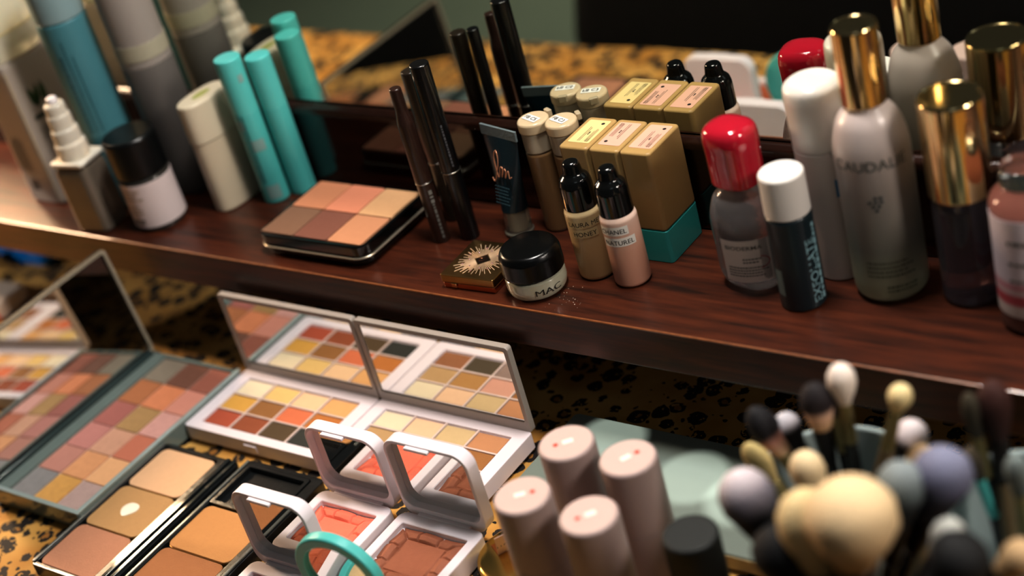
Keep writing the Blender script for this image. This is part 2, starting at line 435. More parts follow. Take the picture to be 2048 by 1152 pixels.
# --- cream oval stick
b = thing('cream_stick', 'flattened oval cream-coloured stick with lid, beside the two teal tubes', 'cosmetic stick', (-.310, .0555, 0), R(-3))
def oval(prof, sx=1, sy=1): return loft([ring_el(r, r + .0105, 48, z, p=2.5) for r, z in fil(prof, .0008)])
part('body', oval([(.0095, 0), (.0106, .001), (.0106, .0553), (.0102, .0558)]), CREAMP, b)
part('lid', oval([(.0102, .0560), (.0111, .0563), (.0111, .085), (.0102, .0865), (.0005, .0865)]), pm('cream_lid', 'd2c6ae', .38, var=.04), b)
em = loft([ring_el(.0036, .0085, 24, .08655), ring_el(.0034, .0082, 24, .0868)])
part('emblem', em, pm('olive_emblem', 'a3a55c', .5), b)

# --- teal mascaras
def teal_tube(label, x, y, r, h, seam, patches):
    b = thing('mascara_tube', label, 'mascara', (x, y, 0), 0, 'teal mascara tubes')
    cyl('body', [(0, 0), (r * .94, 0), (r, .0012), (r, seam - .0003), (r * .97, seam), (0, seam)], TEAL, b)
    cyl('cap', [(0, seam), (r * .97, seam), (r, seam + .0003), (r, h - .0012), (r * .96, h), (0, h)], pm('teal_cap', '62c6c0', .35, coat=.15, var=.06), b)
    if patches:
        P_ = pm('silver_print', '8fb3ae', .45, var=.2)
        for (a, w, z, hh) in patches: part('printed_patch', patch(w, hh, r, a, z), P_, b)
        part('lettering', wrapc(tr(micro(.055, 2, .003, .0014, 31, .1), Matrix.Translation((0, .018, 0)) @ Matrix.Rotation(PI / 2, 4, 'Z')), r, CA - .6), pm('teal_dark_ink', '3a6a66', .5), b)
    return b
teal_tube('teal mascara tube with silver printed patches, left of the teal pair', -.277, .062, .0096, .114, .072, [(CA - .5, .010, .004, .011), (CA - .4, .010, .043, .009), (CA - 1.1, .006, .060, .008), (CA + .4, .004, .096, .006)])
teal_tube('plain teal mascara tube, shorter and right of the teal pair', -.2628, .0765, .0092, .109, .070, None)

# --- six pan face palette
b = thing('face_palette', 'black square palette of six brown and peach powders with a silver band, on the shelf', 'makeup palette', (-.184, .0325, 0), R(.5))
part('base', rbox(-.0475, .0475, -.0355, .0355, 0, .0068, .011, .003, 8), BLACKG, b)
part('silver_band', rbox(-.050, .050, -.038, .038, .0068, .0082, .012, .0006, 8), pm('silver_band', 'd8cbb5', .25, .8), b)
part('top_tray', tray(-.0488, .0488, -.0368, .0368, .0083, .0165, .0028, .0022, .010, .0012, .005, 8), BLACKG, b)
PC = [['80604c', '7e5244', 'c08a68'], ['c48664', 'd28a6c', 'd0a47a']]
for j in range(2):
    for i in range(3):
        x = -.0455 + i * .03045; y = -.0335 + j * .0337
        part('powder_pan', rbox(x, x + .0296, y, y + .0328, .0145, .0172, .0016, .0004, 4), powder('face_powder', PC[j][i]), b)

# --- pencils
def pen(label, x, y, r, h, col, kind, tilt=(0, 0)):
    b = thing('makeup_pencil', label, 'makeup pencil', (x, y, 0), 0, 'dark makeup pencils standing together')
    b.rotation_euler = (tilt[0], tilt[1], 0)
    m = pm('pencil_body', col, .28, coat=.35, var=.4, vs=150, bump=.2)
    s = h * .40
    cyl('body', [(0, 0), (r * .95, 0), (r, .001), (r, s), (0, s)], m, b, n=32)
    if kind == 'taper':
        cyl('cap', [(0, s), (r * 1.05, s), (r * 1.05, s + .001), (r * 1.0, h * .78), (r * .72, h * .86), (r * .70, h - .001), (r * .62, h), (0, h)], m, b, n=32)
    else:
        cyl('cap', [(0, s), (r * 1.03, s), (r * 1.03, h - .0008), (r * .95, h), (0, h)], m, b, n=32)
    part('ring', lathe([(r, s - .0006), (r * 1.08, s - .0005), (r * 1.08, s + .0003), (r, s + .0004)], 32), STEEL, b)
    return b
pe = pen('slim brown pencil with tapered cap and silver print, front of the dark pencils', -.1055, .0400, .0055, .1125, '35211a', 'taper')
part('lettering', wrapc(tr(micro(.010, 1, .003, .0024, 45, 0), Matrix.Translation((0, .040, 0)) @ Matrix.Rotation(-PI / 2, 4, 'Z')), .0056, CA + .1), pm('silver_ink', '7d7d78', .4), pe)
part('lettering', wrapc(tr(micro(.026, 1, .003, .0016, 41, 0), Matrix.Translation((0, .030, 0)) @ Matrix.Rotation(-PI / 2, 4, 'Z')), .0056, CA + .15), pm('silver_ink', '6d6d68', .4), pe)
pen('olive brown pencil rising behind the slim brown one', -.1145, .0655, .0054, .111, '2c231a', 'straight')
pe = pen('tallest black pencil of the dark pencils, nearest the squeeze tube', -.0872, .0480, .0061, .1265, '0b0b0c', 'straight')
part('lettering', wrapc(tr(micro(.03, 1, .003, .0012, 43, 0), Matrix.Translation((0, .085, 0)) @ Matrix.Rotation(-PI / 2, 4, 'Z')), .0064, CA + .25), pm('silver_ink', '55565a', .4), pe)
pen('black pencil hidden behind the tallest one, its tip seen in the mirror', -.1010, .0655, .0040, .114, '0d0d0f', 'straight')

# --- squeeze tube on clear cap
b = thing('squeeze_tube', 'dark teal-blue squeeze tube with copper script standing on its clear cap', 'squeeze tube', (-.0554, .0600, 0), R(-16))
b.rotation_euler = (R(-4), 0, R(-12))
part('cap', lathe([(0, 0), (.0098, 0), (.0098, .0022, .0004), (.0088, .0028), (.0084, .0175), (0, .0175)]), pm('smoky_clear_cap', 'cfc8b4', .06, trans=.85, var=.05), b)
part('cap_core', lathe([(0, .0024), (.0042, .0024), (.0042, .0158), (0, .0158)]), pm('cap_core', 'bfb49a', .4), b)
TB = pm('dark_teal_foil', '0b2a34', .35, coat=.25, var=.25)
rs = []
for k in range(9):
    t_ = k / 8; z = .0178 + .050 * t_
    rs.append(ring_el(.0088 + .0080 * t_, .0086 * (1 - t_) + .0009 * t_, 40, z))
part('body', loft(rs), TB, b)
part('crimp', rbox(-.0169, .0169, -.00085, .00085, .0676, .0745, .0006, .0002), pm('grey_crimp', '6d7a7c', .5, var=.2, bump=.5, bs=800), b)
def script(pts, r, n=5):
    out = []
    P_ = [Vector(p) for p in pts]
    for i in range(len(P_) - 1):
        p0, p1, p2, p3 = P_[max(i - 1, 0)], P_[i], P_[i + 1], P_[min(i + 2, len(P_) - 1)]
        for k in range(n):
            t = k / n
            out.append(.5 * ((2 * p1) + (-p0 + p2) * t + (2 * p0 - 5 * p1 + 4 * p2 - p3) * t * t + (-p0 + 3 * p1 - 3 * p2 + p3) * t ** 3))
    out.append(P_[-1]); return tube([tuple(q) for q in out], r, 6)
sy = lambda x, z: (x, -.0086 * (1 - (z - .0178) / .05) - .0012 - .0003, z)
sc = [(-.0062, .040), (-.0040, .0385), (-.0012, .050), (-.0025, .0565), (-.0042, .052), (-.0012, .041), (.0002, .047), (.0018, .0465), (.0012, .0415), (.0030, .0465), (.0042, .0455), (.0038, .0415), (.0060, .0460), (.0070, .0420), (.0085, .0430)]
part('lettering', script([sy(x * 1.25, z * 1.1 - .003) for x, z in sc], .0004), pm('copper_foil', 'e0a07c', .35, .5), b)
fp = tr(micro(.013, 6, .0022, .0008, 51, .1), Matrix.Translation((-.006, .0355, 0)))
part('fine_print', ([(x, sy(x, z)[1], z) for x, z, _ in fp[0]], fp[1]), pm('grey_print', '4b6b74', .5), b)

# --- FB tubes
def fb(label, x, y, txt, rz):
    b = thing('sample_vial', label, 'foundation vial', (x, y, 0), rz, 'foundation vials with flip caps')
    cyl('body', [(0, 0), (.0088, 0), (.0098, .0015, .0015), (.0098, .0555), (.0092, .057), (0, .057)], pm('brown_foundation', '8c6c48', .3, coat=.25, var=.1), b)
    cyl('neck', [(0, .0572), (.0096, .0572), (.0096, .0708), (0, .0708)], pm('milky_neck', 'd9cab0', .25, trans=.3, var=.05), b)
    cyl('flip_cap', [(0, .0710), (.0101, .0710), (.0103, .0716), (.0103, .0770), (.0094, .0782), (0, .0784)], pm('milky_cap', 'e2cca8', .25, trans=.2, var=.12, vs=200), b)
    part('cap_tab', rbox(-.003, .003, .0098, .0130, .0748, .0792, .001, .0005), pm('milky_tab', 'd8c8a8', .25, trans=.4, var=.05), b)
    s = part('sticker', rbox(-.0064, .0064, -.0030, .0030, .0784, .0787, .0006, .0001), WHITEPAP, b, (0, -.001, 0), (0, 0, -rz - R(18)))
    g = text(txt, .0044, 1.0, .0); w = width(g)
    part('lettering', tr(g, Matrix.Translation((-w / 2, -.0015, .0789))), INK, s)
    return b
fb('sample vial of brown foundation with flip cap marked FB C5', -.0315, .0735, 'FB C5', R(-25))
fb('sample vial of brown foundation with flip cap marked FB C3', -.0108, .0745, 'FB C3', R(-40))

# --- three gold boxes
YS = pm('yellow_sticker', 'dfc88e', .55, var=.05); PS = pm('pink_sticker', 'dcae98', .55, var=.05)
def gbox(label, x0, x1, st, seed, flip):
    cx = (x0 + x1) / 2
    b = thing('gold_case', label, 'cosmetic case', (cx, .0670, 0), 0, 'mustard gold cases with teal bases')
    hx = (x1 - x0) / 2
    part('base', rbox(-hx, hx, -.0185, .0185, 0, .0222, .0025, .0006), TEALB, b, label='teal base')
    part('cover', rbox(-hx, hx, -.0185, .0185, .0224, .0755, .0028, .0016), BOXGOLD, b)
    w = hx * 2 - .0056
    s = part('sticker', rbox(-w / 2, w / 2, -.0135, .0135, .0755, .0757, .0012, .0001), st, b, (.0006, .001, 0))
    q = join(tr(micro(.018, 2, .0012, .0004, seed, .2), Matrix.Translation((.0, .0045, 0))), tr(micro(.015, 3, .0010, .0004, seed + 1, .2), Matrix.Translation((.0, -.0005, 0))), tr(micro(.003, 1, .001, .0010, seed + 2, 0), Matrix.Translation((.0075, .0015, 0))),
             tr(lathe([(.0009, 0), (.0012, 0), (.0012, .00002), (.0009, .00002)], 16), Matrix.Translation((.021, -.001, 0))), tr(micro(.003, 2, .0012, .0006, seed + 3, 0), Matrix.Translation((-.0005, -.0015, 0))))
    M_ = Matrix.Translation((.0030, -.0115, .07575)) @ Matrix.Rotation(PI / 2, 4, 'Z')
    if flip: M_ = Matrix.Rotation(PI, 4, 'Z') @ M_
    part('fine_print', tr(q, M_), INK, s)
gbox('mustard gold case with teal base and yellow sticker, left of the three', .0032, .0243, YS, 61, False)
gbox('mustard gold case with a pink sticker, middle of the three', .0250, .0460, PS, 71, True)
gbox('mustard gold case with teal base fully in view, right of the three', .0467, .0678, PS, 81, False)

# --- dropper bottles
def dropper(label, x, y, colr, lines):
    b = thing('dropper_bottle', label, 'foundation bottle', (x, y, 0), 0, 'small foundation bottles with black nozzle caps')
    r = .0113
    cyl('body', [(0, 0), (.0095, 0), (r, .0018, .0022), (r, .0455), (.0095, .0495, .003), (.0065, .0502), (0, .0502)], colr, b)
    cyl('cap', [(0, .0478), (.0100, .0478), (.0103, .0485), (.0100, .0632), (.0090, .0672), (.0060, .0702), (.0052, .0762), (.0043, .0778), (0, .0780)], BLACKG, b)
    for (s, a0, z, pad, w) in lines:
        g = text(s, .0043, 1.0, -.002)
        lb = part('label', patch(w or width(g) + 2 * pad, .0058, r, a0 - pad / r, z - .0012), WHITEPAP if x > .04 else pm('ivory_label', 'e0c896', .5, var=.04), b)
        part('lettering', wrapc(tr(g, Matrix.Translation((0, z, 0))), r, a0, .0003), INK, lb)
    return b
dropper('dropper bottle of golden foundation with label reading HONEY', .0246, .0305, grad('honey_foundation', [(0, 'c4a070'), (.45, 'd2ae7c'), (1, 'e4ccA0')], 0, .05, .3, sss=.1, coat=.2), [('LAURA MERCIER', CA - 1.08, .0388, .0010, None), ('HONEY', CA - .88, .0322, .0010, None)])
g1, g2 = width(text('CHANEL', .0043, 1.0, -.002)), width(text('NATUREL', .0043, 1.0, -.002))
dropper('dropper bottle of pinkish beige foundation with label reading NATUREL', .0512, .0285, grad('beige_foundation', [(0, 'c8957e'), (.5, 'cf9f88'), (.85, 'd8b6a4'), (1, 'e8d2c4')], 0, .05, .3, sss=.1, coat=.2), [('CHANEL', CA + R(9) - g1 / .0113, .0385, .0012, None), ('NATUREL', CA + R(26) - g2 / .0113, .0310, .0012, None)])

# --- sunburst compact
b = thing('sunburst_compact', 'small square gold compact with sunburst lid beside the black-lidded pot', 'compact', (-.0488, .0124, 0), R(2.5))
part('case_base', rbox(-.0198, .0198, -.0198, .0198, 0, .0042, .0012, .0005), ROSE, b)
part('case_lid', rbox(-.0203, .0203, -.0203, .0203, .0044, .0100, .0012, .0006), pm('dark_gold_lid', 'b08d58', .28, 1, var=.2), b)
rays = []
for k in range(68):
    a = 2 * PI * k / 68
    inner = 1 / (abs(math.cos(a)) / .0062 + abs(math.sin(a)) / .0062)
    out = (.0180, .0135, .0165, .0115)[k % 4] * (1 + .10 * math.cos(4 * a + PI))
    rays.append(tube([(inner * math.cos(a), inner * math.sin(a), .0101), (out * math.cos(a), out * math.sin(a), .0101)], [.00012, .00021], 5))
part('sunburst', join(*rays), pm('pale_gold_rays', 'f6dab8', .4, .35), b)
part('centre_diamond', ([(.0050, 0, .0103), (0, .0050, .0103), (-.0050, 0, .0103), (0, -.0050, .0103)], [(0, 1, 2, 3)]), pm('dark_diamond', '2c211a', .3, .6), b)
part('monogram_ring', tube([(.0022 * math.cos(R(40 + 28 * k)), .0022 * math.sin(R(40 + 28 * k)), .0104) for k in range(11)], .0003, 6), ROSE, b)
jw = pm('pink_jewel', 'd8a4b4', .1, .6, coat=.5)
for k in range(14):
    a = 2 * PI * (k + .3) / 14; rr = (.0130, .0095)[k % 2]
    part('jewel', tr(lathe([(0, 0), (.0005, 0), (.0005, .0003), (0, .0006)], 8), Matrix.Translation((rr * math.cos(a), rr * math.sin(a), .0101))), jw, b)
part('clasp', rbox(-.0125, -.0085, -.0212, -.0202, .0018, .0048, .0004, .0003), GOLD, b)

# --- paint pot
b = thing('makeup_pot', 'low round glass pot with domed black lid, front edge of the shelf', 'pot', (-.0042, .0066, 0))
cyl('glass_pot', [(0, 0), (.0150, 0), (.0178, .0018, .002), (.0190, .006, .003), (.0188, .0125), (.0165, .0135), (0, .0135)], pm('pearl_pot_glass', 'c2c0aa', .1, coat=.8, var=.25, vs=90), b, n=64)
cyl('lid', [(0, .0118), (.0192, .0118), (.0194, .013), (.0192, .0235), (.0172, .0278, .0025), (.008, .0288), (0, .0289)], pm('black_lid_satin', '070808', .26, spec=.35, var=.2), b, n=64)
g = text('MAC', .0056, 1.5, -.006)
part('lettering', wrapc(tr(g, Matrix.Translation((-width(g) / 2, .0052, 0))), .0190, CA + .28, .0004), INK, b)
part('fine_print', wrapc(micro(.0025, 1, .001, .0009, 88, 0), .0188, CA + .45, .0003), INK, b)
b.children[-1].location = (0, 0, .0028)

# --- micellar bottle with red cap
b = thing('micellar_bottle', 'clear bottle with domed translucent red cap and white printed label', 'bottle', (.1265, .0462, 0), R(-10))
def sq(prof, f=.82): return loft([ring_el(r, r * f, 56, z, p=2.6) for r, z in fil(prof, .001)])
part('body', sq([(.0005, .0015), (.013, .0), (.0185, .003, .003), (.0205, .010, .004), (.0205, .046, .006), (.0165, .058, .006), (.0115, .063), (.0112, .0665), (.0005, .0665)], .84), pm('clear_water_bottle', 'f4f1f0', .06, trans=.86, ior=1.34, var=.25, vs=500, bump=.35, bs=420), b)
lb = loft([[(math.cos(a) * .0208, math.sin(a) * .0176, z) for a in [CA + R(10) + R(-62 + 96 * k / 16) for k in range(17)]] for z in (.011, .037)], False, False)
lb = (lb[0], lb[1][:16])
LR = .0206
part('label', patch(.033, .0275, .0193, CA + R(10) - 1.15, .0105, .0019, 16, 1, .93), pm('translucent_label', 'e0d8d0', .5, var=.05), b)
g = text('BIODERMA', .0036, 1.15, .004)
part('lettering', wrapc(tr(g, Matrix.Translation((.003, .032, 0))), .0193, CA + R(10) - 1.15, .0022, 1, .93), INKG, b)
part('fine_print', wrapc(join(tr(micro(.022, 4, .0018, .0007, 91, .2), Matrix.Translation((.003, .020, 0))), tr(micro(.009, 2, .0020, .0008, 92, .1), Matrix.Translation((.012, .0255, 0)))), .0193, CA + R(10) - 1.15, .0022, 1, .93), INKG, b)
part('red_arc', wrapc(([v for k in range(13) for v in ((.020 + .0065 * math.cos(R(-80 + 13 * k)), .0235 + .0042 * math.sin(R(-80 + 13 * k)), 0), (.020 + .0059 * math.cos(R(-80 + 13 * k)), .0235 + .0036 * math.sin(R(-80 + 13 * k)), 0))], [(2 * k, 2 * k + 2, 2 * k + 3, 2 * k + 1) for k in range(12)]), .0193, CA + R(10) - 1.15, .0022, 1, .93), pm('red_ink', 'a84a48', .5), b)
part('cap', sq([(.0005, .0668), (.0142, .0668), (.0146, .0675), (.0148, .085), (.0153, .0945, .003), (.0140, .1010, .005), (.008, .1035, .003), (.0005, .1037)], .9), pm('translucent_red_cap', 'd0243c', .12, trans=.3, coat=.6, var=.15, sss=.1), b)

# --- exfoliating bottle
b = thing('exfoliating_bottle', 'slim dark navy bottle with matte white cap and pale blue vertical lettering', 'bottle', (.1625, .0322, 0))
cyl('body', [(0, 0), (.0120, 0), (.0130, .0012), (.0130, .0575), (.0118, .059), (0, .059)], pm('navy_bottle', '16262c', .35, coat=.15, var=.12), b)
cyl('cap', [(0, .0590), (.0126, .0590), (.0128, .0595), (.0126, .0828), (.0118, .0840), (0, .0840)], pm('matte_white_cap', 'ddd8d2', .45, var=.03), b)
g = text('EXFOLIATE', .0078, 1.05, .006)
LB = pm('pale_blue_ink', '8fb4bc', .5)
part('lettering', wrapc(tr(g, Matrix.Translation((0, .0045, 0)) @ Matrix.Rotation(PI / 2, 4, 'Z')), .0130, CA + .68, .0002), LB, b)
g = micro(.046, 1, .003, .0022, 97, 0)
part('lettering', wrapc(tr(g, Matrix.Translation((0, .0045, 0)) @ Matrix.Rotation(PI / 2, 4, 'Z')), .0130, CA + .92, .0002), LB, b)
part('side_label', patch(.006, .017, .0130, CA - 1.45, .010), pm('grey_blue_label', '6b7f80', .5, var=.3, vs=400), b)

# --- tall white bottle
b = thing('white_lotion_tube', 'tall rounded white bottle with blue square mark between the navy and frosted bottles', 'bottle', (.1700, .0668, 0))
cyl('body', [(0, 0), (.0130, 0), (.0138, .001), (.0156, .082), (.0156, .0825), (0, .0825)], pm('white_bottle_body', 'cfc6be', .4, var=.03), b)
cyl('cap', [(0, .0827), (.0156, .0827), (.0164, .113, .004), (.0158, .119, .003), (.012, .1215), (0, .122)], pm('white_bottle_cap', 'e2dcd2', .3, var=.03, sss=.1), b)
part('blue_square', patch(.006, .011, .0149, CA + .0, .055, .0007), pm('cyan_ink', '2a78a8', .5), b)
for (z, s_, w_) in ((.050, .0026, .012), (.040, .0026, .010), (.029, .0012, .016)):
    part('lettering', wrapc(tr(micro(w_, 2 if s_ < .002 else 1, .0026, s_, int(z * 3000), 0), Matrix.Translation((0, z, 0))), .0149, CA + .15, .0002 + (z - .05) * .02), INKG, b)
part('blue_swoosh', wrapc(([(0, .017, 0), (.012, .0185, 0), (.002, .0215, 0)], [(0, 1, 2)]), .0144, CA + .35, .0003), pm('light_blue_ink', '6fa3bf', .5), b)

# --- frosted mist bottle
b = thing('facial_mist_bottle', 'large frosted glass mist bottle with tall gold cap and grape emblem', 'bottle', (.2049, .0568, 0))
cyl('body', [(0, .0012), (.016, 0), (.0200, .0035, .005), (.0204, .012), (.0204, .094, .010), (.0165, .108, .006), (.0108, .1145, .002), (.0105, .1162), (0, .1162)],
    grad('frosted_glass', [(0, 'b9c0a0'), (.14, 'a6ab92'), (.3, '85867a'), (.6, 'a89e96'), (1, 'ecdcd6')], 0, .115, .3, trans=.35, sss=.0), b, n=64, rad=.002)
cyl('cap', [(0, .1162), (.0118, .1162), (.0120, .1168), (.0120, .1590), (.0112, .1600), (.0106, .1592), (0, .1592)], GOLD, b, n=64)
g = text('CAUDALIE', .0088, 1.0, .002)
part('lettering', wrapc(tr(g, Matrix.Translation((-width(g) / 2, .0845, 0))), .0204, CA - .38, .0003), pm('slate_ink', '4c5350', .5), b)
part('grape_emblem', wrapc(join(*[([((x + .0011 * math.cos(R(60 * k))), z + .0011 * math.sin(R(60 * k)), 0) for k in range(6)], [tuple(range(6))]) for x, z in ((-.003, .066), (0, .066), (.003, .066), (-.0015, .0635), (.0015, .0635), (0, .061), (0, .0685), (.0028, .0685))]), .0204, CA - .36, .0003), pm('slate_ink', '474e50', .5), b)
part('fine_print', wrapc(join(tr(micro(.026, 4, .0028, .0011, 101, .2), Matrix.Translation((-.018, .027, 0))), tr(micro(.018, 2, .0026, .0011, 103, .1), Matrix.Translation((-.008, .0115, 0)))), .0204, CA, .0003), pm('green_grey_ink', '5b6350', .5), b)

# --- gold cap bottle 2
b = thing('serum_bottle', 'clear dark-bottomed bottle with wide shiny gold cap right of the frosted mist', 'bottle', (.2500, .0600, 0))
cyl('body', [(0, .001), (.013, 0), (.0158, .002, .003), (.0158, .0590), (.0145, .0645), (0, .0645)], pm('dark_clear_glass', '8d8690', .05, trans=.8, ior=1.36, var=.15, coat=.3), b, n=64)
cyl('cap', [(0, .0647), (.0166, .0647), (.0168, .0655), (.0168, .1195), (.0158, .1208), (.0150, .1198), (0, .1198)], GOLD, b, n=64)
# --- right edge bottle
b = thing('toner_bottle', 'clear bottle with white and red label at the right edge of the shelf', 'bottle', (.2905, .0455, 0))
cyl('body', [(0, .001), (.015, 0), (.0185, .003, .003), (.0185, .076, .009), (.0120, .082), (.0115, .083), (0, .083)], pm('amber_pink_liquid', 'b07868', .06, trans=.75, ior=1.36, var=.1), b, n=64)
cyl('label', [(.01855, .012), (.0187, .012), (.0187, .070), (.01855, .070)], grad('white_red_label', [(0, 'b8a69e'), (.10, 'c9bcb4'), (.14, 'b04850'), (.22, 'b04850'), (.25, 'c4b0b0'), (.33, 'c07880'), (.38, 'd0c2c8'), (1, 'd8ccd2')], .012, .070, .5), b)
cyl('cap', [(0, .0832), (.0120, .0832), (.0122, .0838), (.0120, .092), (.0110, .093), (0, .093)], CLEAR, b)
part('lettering', wrapc(join(tr(micro(.014, 1, .004, .0022, 111, .1), Matrix.Translation((0, .056, 0))), tr(micro(.012, 1, .004, .0016, 112, .1), Matrix.Translation((0, .044, 0))), tr(micro(.012, 1, .004, .0014, 113, .1), Matrix.Translation((0, .034, 0)))), .0187, CA - 1.0, .0003), INKG, b)

# --- glitter crumbs beside the pot
gl = []
rd = random.Random(5)
for k in range(26):
    x = .020 + rd.gauss(0, .006); y = -.001 + rd.gauss(0, .006); s = rd.uniform(.00012, .00035)
    gl.append(tr(lathe([(0, 0), (s, 0), (s * .8, s), (0, s * 1.1)], 6), Matrix.Translation((x, max(y, -.014), 0))))
o = tag(mesh_obj('spilled_glitter', join(*gl), pm('glitter', 'f4ead8', .15, .6)), 'tiny pale glitter crumbs scattered on the wood beside the round pot', 'glitter'); o['kind'] = 'stuff'

# ================================================================== things on the cloth
# --- long eighteen pan palette with upright mirror lid
b = thing('eyeshadow_palette', 'long clear-edged palette of eighteen rosy and gold eyeshadows with upright mirror lid', 'makeup palette', (-.316, -.1145, TZ))
part('base', tray(-.0485, .0485, -.0815, .0815, 0, .0135, .003, .0035, .003, .0008, .001, walls=(.019, .0032, .0035, .003)), pm('clear_green_grey_plastic', '7d8c88', .12, trans=.25, coat=.6, var=.1), b)
part('clear_rim', join(rbox(.0452, .0487, -.0817, .0817, .0136, .0150, .001, .0004), rbox(-.0487, .0451, -.0817, -.0782, .0136, .0150, .001, .0004)), pm('pale_clear_rim', 'c3d2cf', .1, trans=.4, coat=.6), b)
part('pan_grid', rbox(-.0290, .0448, -.0775, .0780, .0100, .0118, .0005, .0002), pm('pale_pan_grid', 'bda79c', .4, var=.05), b)
part('hinge_bar', tube([(-.0435, -.076, .0145), (-.0435, .078, .0145)], .0028, 16), pm('dark_hinge', '2d3a3a', .15, coat=.6), b)
HC = [[('7c7464', .4), ('6e4636', .6), ('8e5140', .1)], [('a8663c', .3), ('e08a5c', .7), ('c98572', .1)], [('9c5a52', .1), ('b08a54', .8), ('dba49a', .6)],
      [('b4766e', .1), ('cf9c80', .6), ('b86a50', .0)], [('b0786a', .1), ('d99a68', .6), ('e0aa78', .2)], [('7e7f80', .6), ('cf9a48', .9), ('b39a94', .5)]]
def softened(c, k=.14, to=(.92, .80, .76)):
    return tuple(int(c[i * 2:i * 2 + 2], 16) / 255 * (1 - k) + to[i] * k for i in range(3))
for j in range(6):
    for i in range(3):
        x = -.0285 + i * .0246; y = .0775 - j * .0259
        part('eyeshadow_pan', rbox(x + .0007, x + .0239, y - .0252, y, .0115, .0126, .0006, .0002, 3), powder('eyeshadow', softened(HC[j][i][0]), HC[j][i][1] * .8), b)
lid = part('mirror_lid', tray(-.0815, .0815, 0, .090, 0, .0045, .003, .0015, .003, .0008, .001), pm('black_lid_back', '050506', .6, spec=.1), b, (-.0485, 0, .0140), (R(85), 0, R(90)))
part('lid_mirror', rbox(-.078, .078, .0035, .0865, .0026, .0034, .001, .0002), LIDMIR, lid)
part('lid_rim', loft([ring_rr(a, b_, .003, 5, 0, .045, z) for a, b_, z in ((.0790, .0425, .0046), (.0817, .0451, .0046), (.0817, .0451, .0056), (.0790, .0425, .0056), (.0790, .0425, .0046))], False, False), pm('clear_lid_rim', 'a8a08e', .15, trans=.3, coat=.5), lid)

# --- two white palettes
def wpal(label, x0, x1, cols, tilt):
    w = x1 - x0; cx = (x0 + x1) / 2
    b = thing('eyeshadow_palette', label, 'makeup palette', (cx, -.0615, TZ), 0, 'white twelve-shade palettes')
    h = w / 2
    part('base', tray(-h, h, -.0335, .0335, 0, .0120, .006, .0022, .0025, .0008, .001, walls=(.0105, .0105, .0075, .0085)), WHITEPAL, b)
    px = (w - .021) / 4; py = .051 / 3
    V = []
    bars = [rbox(-h + .0105 + k * px - .0007, -h + .0105 + k * px + .0007, -.0262, .0252, .0098, .0116, .0003, .0002, 2) for k in (1, 2, 3)]
    bars += [rbox(-h + .0103, h - .0103, -.026 + k * py - .0007, -.026 + k * py + .0007, .0098, .01155, .0003, .0002, 2) for k in (1, 2)]
    part('pan_grid', join(*bars), pm('blush_white_grid', 'd8c4bc', .4), b)
    for j in range(3):
        for i in range(4):
            x = -h + .0105 + i * px; y = -.026 + (2 - j) * py
            part('eyeshadow_pan', rbox(x + .0011, x + px - .0011, y + .0011, y + py - .0011, .0097, .0110, .0005, .0003, 3), powder('eyeshadow', cols[j][i], .0), b)
    part('clasp', rbox(-.006, .006, -.0345, -.0334, .003, .0085, .0005, .0003), WHITEPAL, b)
    lid = part('mirror_lid', tray(-h, h, 0, .066, 0, .0052, .004, .0020, .0025, .0008, .001, walls=(.0035, .0035, .008, .0035)), pm('grey_white_lid', 'a59c94', .3, coat=.2, var=.04), b, (0, .0380, .0112), (R(90 + tilt), 0, 0))
    part('lid_mirror', rbox(-h + .0038, h - .0038, .0083, .0622, .0030, .0042, .0008, .0002), LIDMIR, lid)
    part('hinge', tube([(-h * .8, .0350, .0125), (h * .8, .0350, .0125)], .0018, 12), WHITEPAL, b)
wpal('white palette of twelve warm mustard, rust and brown shades, left of the two', -.2670, -.1395,
     [['e6d8ba', 'dcbc7c', 'e2c09a', 'd6a670'], ['cfa050', '94683e', 'cc7552', 'b4743e'], ['a9553e', '8f5036', '564632', '343632']], 0)
wpal('white palette of twelve neutral beige and tan shades beneath the open blush lids', -.1385, -.0120,
     [['dccfb2', 'deba98', 'c6ae84', 'bb8862'], ['b4946a', 'ac8250', 'c89884', '9a6a3e'], ['926446', '524838', '8e7a70', 'a06c48']], 0)

# --- black foundation palettes
def fpal(label, x0, x1, y0, y1, pans, extra, pos):
    cx, cy = (x0 + x1) / 2, (y0 + y1) / 2; hx, hy = (x1 - x0) / 2, (y1 - y0) / 2
    b = thing('cream_palette', label, 'makeup palette', (cx, cy, TZ), 0, 'black three-well palettes')
    part('base', tray(-hx, hx, -hy, hy, 0, .0100, .0035, .0040, .004, .0008, .002, walls=(.0030, extra, .0035, .0035)), BLACKT, b)
    L = (2 * hy - .007) / 3
    for k, (c, sh) in enumerate(pans):
        ya = hy - .0035 - (k + 1) * L; 
        if c: 
            p_ = part('cream_pan', rbox(-hx + .0036, hx - extra - .0006, ya + .0006, ya + L - .0006, .0062, .0094, .0055, .0006, 8), powder('cream_makeup', c, sh), b)
            part('pan_rim', tray(-hx + .0033, hx - extra - .0003, ya + .0003, ya + L - .0003, .0061, .0085, .0006, .0015, .0058, .0002, .005, 8), pm('tin_rim', 'a8844e', .3, .9), p_)
        else:
            part('empty_well', tray(-hx + .0034, hx - extra - .0004, ya + .0004, ya + L - .0004, .0060, .0108, .0030, .0040, .002, .0005, .001), BLACKT, b)
    return b, hx, hy
b, hx, hy = fpal('black palette of three cream pans, the middle one with a white dot', -.2680, -.1955, -.2400, -.1130, [('e3b891', 0), ('bd9566', .05), ('bb876b', .05)], .0170, 0)
